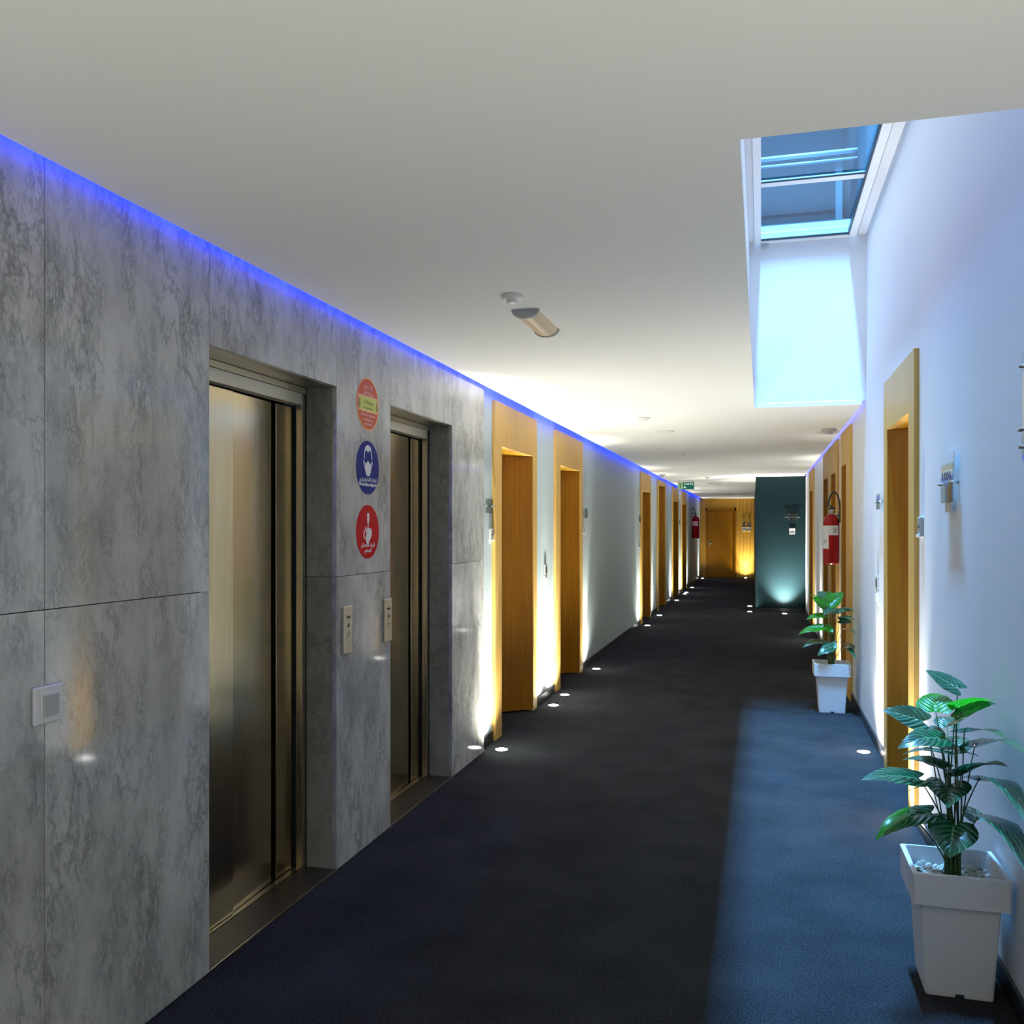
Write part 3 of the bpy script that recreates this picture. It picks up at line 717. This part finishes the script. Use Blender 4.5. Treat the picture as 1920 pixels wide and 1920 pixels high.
# ------------------------------------------------------------------ ceiling fittings
def ceil_disc(name, x, y, r, h, label, cat, mat='white_plastic'):
    t = thing(name, label, cat, (x, y, ZC))
    lathe('base', [(.0, 0), (r, 0), (r, -h * .4), (r * .92, -h * .5), (.0, -h * .5)], (x, y, ZC), M[mat], t, 32)
    lathe('sensor', [(.0, -h * .5), (r * .55, -h * .5), (r * .5, -h * .9), (r * .3, -h), (.0, -h)], (x, y, ZC), M[mat], t, 24)
    return t
ceil_disc('smoke_detector', -.975, 3.56, .045, .035, 'small white smoke detector just before the half round ceiling lamp', 'detector')
ceil_disc('smoke_detector', -.96, 7.75, .05, .025, 'faint white detector on bright ceiling in front of the round plate', 'detector')
ceil_disc('ceiling_speaker', -.90, 8.9, .09, .012, 'flat round white ceiling plate past the half round lamp', 'ceiling plate')
ceil_disc('smoke_detector', -.97, 11.55, .05, .035, 'small detector in the dim ceiling band', 'detector')
ceil_disc('smoke_detector', -.93, 16.9, .06, .04, 'small detector beyond the green exit sign, nearer of two', 'detector')
ceil_disc('ceiling_speaker', -.93, 19.2, .16, .03, 'flat round ceiling plate beyond the green exit sign', 'ceiling plate')
ceil_disc('dome_camera', -1.66, 15.9, .06, .06, 'small dark dome camera at the left ceiling edge', 'camera', 'grey_plastic')
ceil_disc('heat_detector', .62, 9.1, .07, .05, 'dull round detector near the right ceiling edge', 'detector', 'grey_plastic')
ceil_disc('ceiling_speaker', -.86, 25.6, .12, .03, 'far ceiling plate near the end wall, left of two', 'ceiling plate')
ceil_disc('ceiling_speaker', -.43, 25.6, .12, .03, 'far ceiling plate near the end wall, right of two', 'ceiling plate')
# emergency luminaire: half cylinder along the corridor
t = thing('emergency_lamp', 'half round ceiling lamp with warm translucent cover', 'lamp', (-.985, 3.98, ZC))
bm = bmesh.new(); y0_, y1_ = 3.80, 4.22; rx, rz = .062, .036
def hc(bm, y0, y1, rx, rz, n=14):
    rings = []
    for y in (y0, y1):
        rings.append([bm.verts.new((-.985 + rx * math.cos(PI + PI * k / n), y, ZC + rz * math.sin(PI + PI * k / n))) for k in range(n + 1)])
    for k in range(n): bm.faces.new((rings[0][k], rings[0][k + 1], rings[1][k + 1], rings[1][k]))
    bm.faces.new(rings[0]); bm.faces.new(rings[1][::-1])
    bm.faces.new((rings[0][0], rings[1][0], rings[1][-1], rings[0][-1]))
hc(bm, y0_ + .02, y1_ - .02, rx * .9, rz * .95)
link('cover', bm_me(bm), plain('warm_cover', (.75, .60, .42), .3), t)
for a, b in ((y0_, y0_ + .02), (y1_ - .02, y1_)):
    bm = bmesh.new(); hc(bm, a, b, rx, rz * 1.05); link('end_cap', bm_me(bm), M['grey_plastic'], t)
# exit sign
t = thing('exit_sign', 'green hanging exit sign with running figure', 'sign', (-1.41, 17.9, 2.28))
ex, ey, ez0, ez1 = -1.57, 17.9, 2.27, 2.415
box('case', (ex, ey, ez0), (ex + .32, ey + .03, ez1), M['grey_plastic'], t, .003)
fr = frame('E', (ex + .16, ey, (ez0 + ez1) / 2))
poly('pictogram_panel', [[(-.155, -.066), (-.06, -.066), (-.06, .066), (-.155, .066)]], 0, .002, fr, M['lime_sign'], t)
poly('text_panel', [[(-.055, -.066), (.155, -.066), (.155, .066), (-.055, .066)]], 0, .002, fr, M['green_sign'], t)
poly('running_figure', [disc_pts(.010, 12, -.112, .045), [(-.122, .03), (-.100, .034), (-.098, .0), (-.116, -.004)], [(-.116, 0), (-.104, 0), (-.084, -.05), (-.096, -.052)], [(-.112, 0), (-.104, -.004), (-.132, -.040), (-.142, -.034)], [(-.10, .03), (-.078, .012), (-.082, .006), (-.104, .02)]], .002, .004, fr, M['green_sign'], t)
text('lettering', 'SORTIE', .055, (fr[0] + fr[3] * .002, *fr[1:]), M['white_sign'], t, .055, .030, .001, .17)
poly('arrow', [[(-.048, -.030), (-.020, -.008), (-.020, -.022), (.004, -.022), (.004, -.038), (-.020, -.038), (-.020, -.052)]], .002, .004, fr, M['white_sign'], t)
for s in (.03, .29): tube('hanger', [(ex + s, ey + .015, ez1), (ex + s, ey + .015, ZC)], .004, M['steel'], t, 6)

# ------------------------------------------------------------------ floor uplights
def uplight_proto():
    t = thing('floor_uplight', '-', 'floor light', (0, 0, 0))
    lathe('bezel', [(.039, 0), (.052, 0), (.052, .002), (.050, .004), (.041, .004), (.039, .002)], (0, 0, 0), M['steel'], t, 28)
    lathe('lens', [(.0, 0), (.040, 0), (.040, .0045), (.026, .0065), (.0, .0075)], (0, 0, 0), M['lamp'], t, 24)
    return t
proto = uplight_proto()
UL = [  # x, y, power factor, direction of lean (towards the wall), label
    (-1.70, 5.92, 2.4, 'L', 'glowing floor light at the marble corner before the first left door'),
    (-1.70, 7.52, 1.9, 'L', 'glowing floor light just past the first left door'),
    (-1.71, 8.02, 1.9, 'L', 'glowing floor light just before the second left door'),
    (-1.70, 9.60, 1.5, 'L', 'glowing floor light where the long grey wall begins'),
    (-1.70, 14.12, 1.1, 'L', 'glowing floor light where the long grey wall ends'),
    (-1.70, 15.85, 1.1, 'L', 'glowing floor light just past the third left door'),
    (-1.71, 19.3, 1.1, 'L', 'floor light before the fifth left door'),
    (-1.70, 21.25, 1.1, 'L', 'floor light between fifth and sixth left doors, nearer of two'),
    (-1.70, 21.75, 1.0, 'L', 'floor light between fifth and sixth left doors, farther of two'),
    (-1.70, 23.6, 1.1, 'L', 'floor light just past the last left door'),
    (-1.72, 28.1, 1.0, 'L', 'floor light in the far left corner before the end wall'),
    (-.455, 28.68, 1.5, 'E', 'floor light washing the wooden end wall'),
    (-.21, 18.2, 1.0, 'T', 'floor light beside the teal block, farther of two'),
    (-.20, 17.0, 1.0, 'T', 'floor light beside the teal block, nearer of two'),
    (.40, 16.76, 4.6, 'B', 'floor light washing the front of the teal block'),
    (.66, 4.97, 1.2, 'R', 'floor light hidden behind the near potted plant'),
    (.665, 6.50, 1.2, 'R', 'glowing floor light on blue lit carpet past the large right door'),
    (.68, 9.72, .35, 'R', 'floor light under the red fire extinguisher'),
    (.68, 12.75, 1.1, 'R', 'floor light behind the far potted plant, left of its leaves'),
    (.68, 14.0, .4, 'R', 'floor light before the last right door'),
    (.66, .9, 1.5, 'R', 'added fill floor light on the right, unseen beside the viewer'),  # from here on: unseen lights added to brighten the near ceiling and marble
    (-1.67, .2, 1.1, 'L', 'added fill floor light on the left, unseen beside the viewer'),
    (-1.67, -1.6, 1.1, 'L', 'added fill floor light on the left, unseen behind the viewer'),
    (.66, -1.4, 1.3, 'R', 'added fill floor light on the right, unseen behind the viewer'),
]
for i, (x, y, p, sd, lab) in enumerate(UL):
    if i == 0: t = proto
    else:
        t = proto.copy(); C.objects.link(t)
        for ch in list(proto.children):
            if ch.type == 'MESH': c = ch.copy(); C.objects.link(c); c.parent = t
    t.location = (x, y, 0.0005)
    tag(t, lab, 'floor light')
    d = bpy.data.lights.new('uplight_beam', 'SPOT'); d.energy = P_UP * (min(p, 2.4) if sd != 'B' else 1.2) * 4; d.color = (1.0, .97, .86)
    d.spot_size = math.radians(150); d.spot_blend = 1.0; d.shadow_soft_size = .025
    o = bpy.data.objects.new('uplight_beam', d); C.objects.link(o); o.parent = t; o.location = (0, 0, .012)
    # spot points along its local -Z: turn it upwards and lean it to the wall a little
    o.rotation_euler = {'L': (PI, math.radians(0), 0), 'R': (PI, 0, 0)}.get(sd, (PI, 0, 0))
    # tighter accent beam for the bright column on the wall
    d2 = bpy.data.lights.new('uplight_accent', 'SPOT'); d2.energy = P_UP * p * 9; d2.color = (1.0, .97, .86)
    d2.spot_size = math.radians(84 if sd == 'B' else 56 if sd == 'E' else 44); d2.spot_blend = 1.0 if sd == 'B' else .8; d2.shadow_soft_size = .02
    o2 = bpy.data.objects.new('uplight_accent', d2); C.objects.link(o2); o2.parent = t; o2.location = (0, 0, .012)
    lean = math.radians(12)
    o2.rotation_euler = {'L': (PI, -lean, 0), 'R': (PI, lean, 0), 'T': (PI, lean * .3, 0), 'E': (PI - lean, 0, 0), 'B': (PI - lean * 2.0, 0, 0)}[sd]

# ------------------------------------------------------------------ plants
def px(u, v, zc):
    if u > 1427: zc = min(zc, 1763 * .715 / (u - 1427))      # stay clear of the right wall
    return px0(u, v, zc)
def px0(u, v, zc):
    """world point of a measured sight line (u, v) at a depth zc in front of the camera"""
    xc = (u - 960) / 1700 * zc; z = EYE - (v - 992) / 1700 * zc
    return Vector((xc * CS - zc * SN, xc * SN + zc * CS, z))
def leaf_mesh(base, tip, width, droop, fold, nrm, nu=12, nv=8):
    base, tip = Vector(base), Vector(tip); F = tip - base; L_ = F.length; F.normalize()
    Nn = Vector(nrm); Nn = (Nn - F * Nn.dot(F)).normalized(); S = Nn.cross(F).normalized()
    bm = bmesh.new(); uvl = bm.loops.layers.uv.new('UVMap'); g = []; uvs = {}
    for i in range(nu + 1):
        s = i / nu
        ww_ = math.sin(PI * min(1, (s + .10) / 1.10) ** .62) ** .8 * (1 - .15 * s) if s < 1 else 0
        back = -.20 * (1 - s) ** 5
        row = []
        for j in range(-nv, nv + 1):
            tt = j / nv
            sx = s * L_ + (back * L_ * (abs(tt) * (1.9 - abs(tt) ** 2)))
            y = tt * ww_ * width / 2
            z = -droop * L_ * (s - .35) ** 2 * (1 if s > .35 else .4) + fold * width * (abs(tt) * ww_) * .5 - .10 * width * (tt * ww_) ** 2
            z += .012 * width * math.sin(s * 26 - abs(tt) * 9) * ww_
            v = bm.verts.new(base + F * sx + S * y + Nn * z); uvs[v] = (s, tt / 2 + .5); row.append(v)
        g.append(row)
    for i in range(nu):
        for j in range(2 * nv):
            q = (g[i][j], g[i][j + 1], g[i + 1][j + 1], g[i + 1][j])
            f = bm.faces.new(q)
            for lp in f.loops: lp[uvl].uv = uvs[lp.vert]
    me = bpy.data.meshes.new('leaf'); bm.to_mesh(me); bm.free(); return me
def make_pot(cx, cy, lab):
    t = thing('potted_plant', lab, 'potted plant', (cx, cy, 0))
    bm = bmesh.new()
    prof = [(.100, .0), (.101, .004), (.119, .302), (.1425, .302), (.1445, .400), (.1300, .402), (.1230, .375), (.115, .34)]
    rings = []
    for h, z in prof:
        r_ = .010; ring = []
        for sx, sy, a0 in ((1, 1, 0), (-1, 1, PI / 2), (-1, -1, PI), (1, -1, 1.5 * PI)):
            for k in range(4):
                a = a0 + k / 3 * PI / 2
                ring.append(bm.verts.new((cx + sx * (h - r_) + r_ * math.cos(a), cy + sy * (h - r_) + r_ * math.sin(a), z)))
        rings.append(ring)
    n = len(rings[0])
    for i in range(len(rings) - 1):
        for k in range(n): bm.faces.new((rings[i][k], rings[i][(k + 1) % n], rings[i + 1][(k + 1) % n], rings[i + 1][k]))
    bm.faces.new(rings[0][::-1])
    link('pot', bm_me(bm), M['pot'], t)
    box('foot_notch', (cx - .013, cy - .1035, .0005), (cx + .013, cy - .0985, .012), M['base'], t)
    box('soil', (cx - .117, cy - .117, .30), (cx + .117, cy + .117, .345), M['soil'], t)
    bm = bmesh.new(); rnd = random.Random(3)
    for i in range(330):
        x, y = rnd.uniform(-.108, .108), rnd.uniform(-.108, .108)
        s = rnd.uniform(.006, .011)
        m_ = Matrix.Translation((cx + x, cy + y, .346 + rnd.uniform(0, .008))) @ Euler((rnd.random() * 3, rnd.random() * 3, 0)).to_matrix().to_4x4() @ Matrix.Diagonal((s * 1.3, s, s * .7, 1))
        bmesh.ops.create_icosphere(bm, subdivisions=1, radius=1, matrix=m_)
    link('pebbles', bm_me(bm), M['pebble'], t, kind='stuff')
    return t
def plant(cx, cy, lab, leaves, seed, kpx=1.0):
    t = make_pot(cx, cy, lab); rnd = random.Random(seed)
    root = Vector((cx, cy, .34))
    for (b, tp, wd, droop, fold, nrm, light) in leaves:
        b, tp = Vector(b), Vector(tp)
        me = leaf_mesh(b, tp, wd, droop, fold, nrm)
        lf = link('leaf', me, M['leaf_light'] if light else M['leaf_dark'], t, smooth=True)
        r0 = root + Vector((rnd.uniform(-.022, .022), rnd.uniform(-.02, .02), 0))
        pts = []
        out = (b - r0); h = Vector((out.x, out.y, 0))
        for i in range(9):
            s = i / 8
            p = r0 + Vector((0, 0, out.z * s)) + h * (s ** 1.7)
            pts.append(p)
        pts[-1] = b
        tube('leaf_stem', pts, .0034, M['stem'], t, 6, .0018)
    # core of leaf sheaths at the root
    bm = bmesh.new()
    for i in range(9):
        a = i / 9 * 2 * PI
        tube_bm(bm, [root + Vector((math.cos(a) * .012, math.sin(a) * .012, 0)), root + Vector((math.cos(a) * .022, math.sin(a) * .02, .09))], .009, 6, .003)
    link('stem_sheath', bm_me(bm), M['stem'], t, smooth=True)
    return t
Dn = 3.10
UP = (0, 0, 1)
toC = Vector((.27, -.9, .35))
def nl(u0, v0, d0, u1, v1, d1, wd, droop=.35, fold=.25, nrm=UP, light=False):
    return (px(u0, v0, Dn + d0), px(u1, v1, Dn + d1), wd, droop, fold, nrm, light)
near = [
    nl(1795, 1290, .02, 1736, 1255, .08, .085, .1, .2, (.25, -.6, .7)),
    nl(1754, 1333, -.02, 1752, 1296, .09, .125, .15, .35, (0, .35, 1), True),
    nl(1730, 1352, -.05, 1657, 1328, -.02, .095, .25, .25, (-.2, -.65, .7)),
    nl(1792, 1328, .00, 1866, 1299, .07, .085, .25, .3, (0, .5, 1), True),
    nl(1792, 1346, -.05, 1858, 1312, -.02, .09, .3, .3, (.1, -.6, .7)),
    nl(1808, 1372, -.02, 1884, 1363, .02, .08, .25, .35, (0, .1, 1)),
    nl(1776, 1362, .06, 1768, 1338, .15, .085, .3, .3, (0, -.3, 1)),
    nl(1762, 1382, -.10, 1692, 1386, -.16, .10, .6, .2, (-.1, -.6, .8)),
    nl(1738, 1370, .04, 1768, 1400, -.06, .095, .3, .3, (-.1, -.3, 1)),
    nl(1778, 1412, -.08, 1694, 1399, -.06, .07, .5, .3, (0, .0, 1)),
    nl(1828, 1396, -.04, 1930, 1374, .02, .08, .3, .35, (0, -.2, 1)),
    nl(1790, 1404, .05, 1806, 1374, .16, .10, .3, .3, (0, -.2, 1)),
    nl(1768, 1438, -.10, 1692, 1414, -.02, .09, .4, .4, (0, -.1, 1)),
    nl(1785, 1414, -.02, 1835, 1409, .05, .06, .45, .35, (0, .1, 1)),
    nl(1802, 1452, -.08, 1882, 1416, -.02, .10, .3, .45, (.0, -.25, 1)),
    nl(1722, 1458, -.13, 1620, 1450, -.18, .105, .3, .2, (-.1, -.45, .9)),
    nl(1838, 1456, -.10, 1935, 1470, -.16, .105, .55, .2, (.1, -.45, .9)),
    nl(1778, 1472, -.06, 1778, 1508, -.20, .145, .2, .4, (0, -.1, 1)),
    nl(1745, 1522, -.10, 1650, 1548, -.18, .10, .55, .2, (-.1, -.4, .9)),
    nl(1840, 1524, -.14, 1940, 1572, -.20, .11, .55, .2, (.1, -.45, .9)),
    nl(1788, 1548, -.16, 1780, 1604, -.24, .155, .3, .25, (0, -.5, 1)),
    nl(1830, 1536, .05, 1806, 1506, .10, .07, .3, .3, (0, -.2, 1)),
    nl(1748, 1474, .00, 1700, 1478, .07, .06, .3, .3, UP),
    nl(1700, 1522, -.12, 1640, 1560, -.20, .05, .5, .3, (-.1, -.2, .9), True),
]
plant(.612, 3.275, 'near potted plant with broad glossy leaves in a tapered square white pot', near, 5)
Df = 7.45
def fl_(u0, v0, d0, u1, v1, d1, wd, droop=.35, fold=.25, nrm=UP, light=False):
    return (px(u0, v0, Df + d0), px(u1, v1, Df + d1), wd, droop, fold, nrm, light)
far = [
    fl_(1556, 1131, .0, 1582, 1110, .03, .12, .1, .3, (.1, -.9, .5), True),
    fl_(1553, 1133, .0, 1524, 1120, .03, .13, .1, .3, (-.2, -.9, .5), True),
    fl_(1553, 1122, .1, 1556, 1108, .15, .12, .1, .3, (0, -.9, .4), True),
    fl_(1538, 1120, -.05, 1512, 1113, 0, .07, .3, .3, UP, True),
    fl_(1545, 1118, -.06, 1532, 1110, -.04, .08, .2, .3, (-.3, -.6, .6)),
    fl_(1564, 1148, -.03, 1600, 1140, 0, .09, .3, .25, (.2, -.6, .7)),
    fl_(1575, 1143, .05, 1602, 1139, .02, .06, .3, .3, UP),
    fl_(1568, 1158, -.02, 1602, 1156, 0, .09, .3, .3, (0, -.3, 1)),
    fl_(1575, 1163, -.06, 1598, 1166, -.10, .07, .3, .2, (.1, -.7, .6)),
    fl_(1545, 1154, .0, 1512, 1157, -.03, .10, .4, .3, (-.1, -.4, .8), True),
    fl_(1540, 1175, -.05, 1497, 1184, -.05, .10, .4, .2, (-.1, -.5, .8), True),
    fl_(1546, 1176, .0, 1562, 1184, -.08, .10, .4, .3, (0, -.6, .8), True),
    fl_(1583, 1179, .05, 1604, 1181, .03, .06, .2, .3, UP),
    fl_(1545, 1203, .0, 1507, 1203, -.06, .11, .7, .25, (-.1, -.4, .9)),
    fl_(1560, 1212, -.08, 1533, 1226, -.12, .10, .4, .2, (-.2, -.7, .6)),
    fl_(1585, 1206, -.02, 1602, 1212, -.08, .10, .3, .2, (.2, -.7, .6)),
    fl_(1585, 1212, .0, 1604, 1224, .0, .06, .4, .3, (0, -.2, 1)),
    fl_(1557, 1206, -.05, 1556, 1226, -.12, .11, .3, .3, (0, -.5, 1)),
    fl_(1560, 1140, -.02, 1545, 1150, -.1, .10, .4, .3, (0, -.5, 1)),
]
plant(.56, 7.92, 'far potted plant with bright green top leaves in a white square pot', far, 11)

# things of one kind carry one group phrase
GR = {'floor light': 'floor lights set in the carpet along the walls', 'card reader': 'card readers beside the doors', 'detector': 'detectors on the ceiling',
      'ceiling plate': 'round plates on the ceiling', 'elevator': 'elevators in the marble wall', 'call panel': 'elevator call panels',
      'fire extinguisher': 'fire extinguishers on the walls', 'potted plant': 'potted plants along the right wall', 'switch': 'wall switches', 'led strip': 'blue light strips in the ceiling coves'}
for o in list(bpy.data.objects):
    c = o.get('category')
    if c in GR: o['group'] = GR[c]
    elif o.name.startswith('room_sign'): o['group'] = 'clear room signs'
    elif o.name.startswith('round_sign'): o['group'] = 'round signs on the marble'
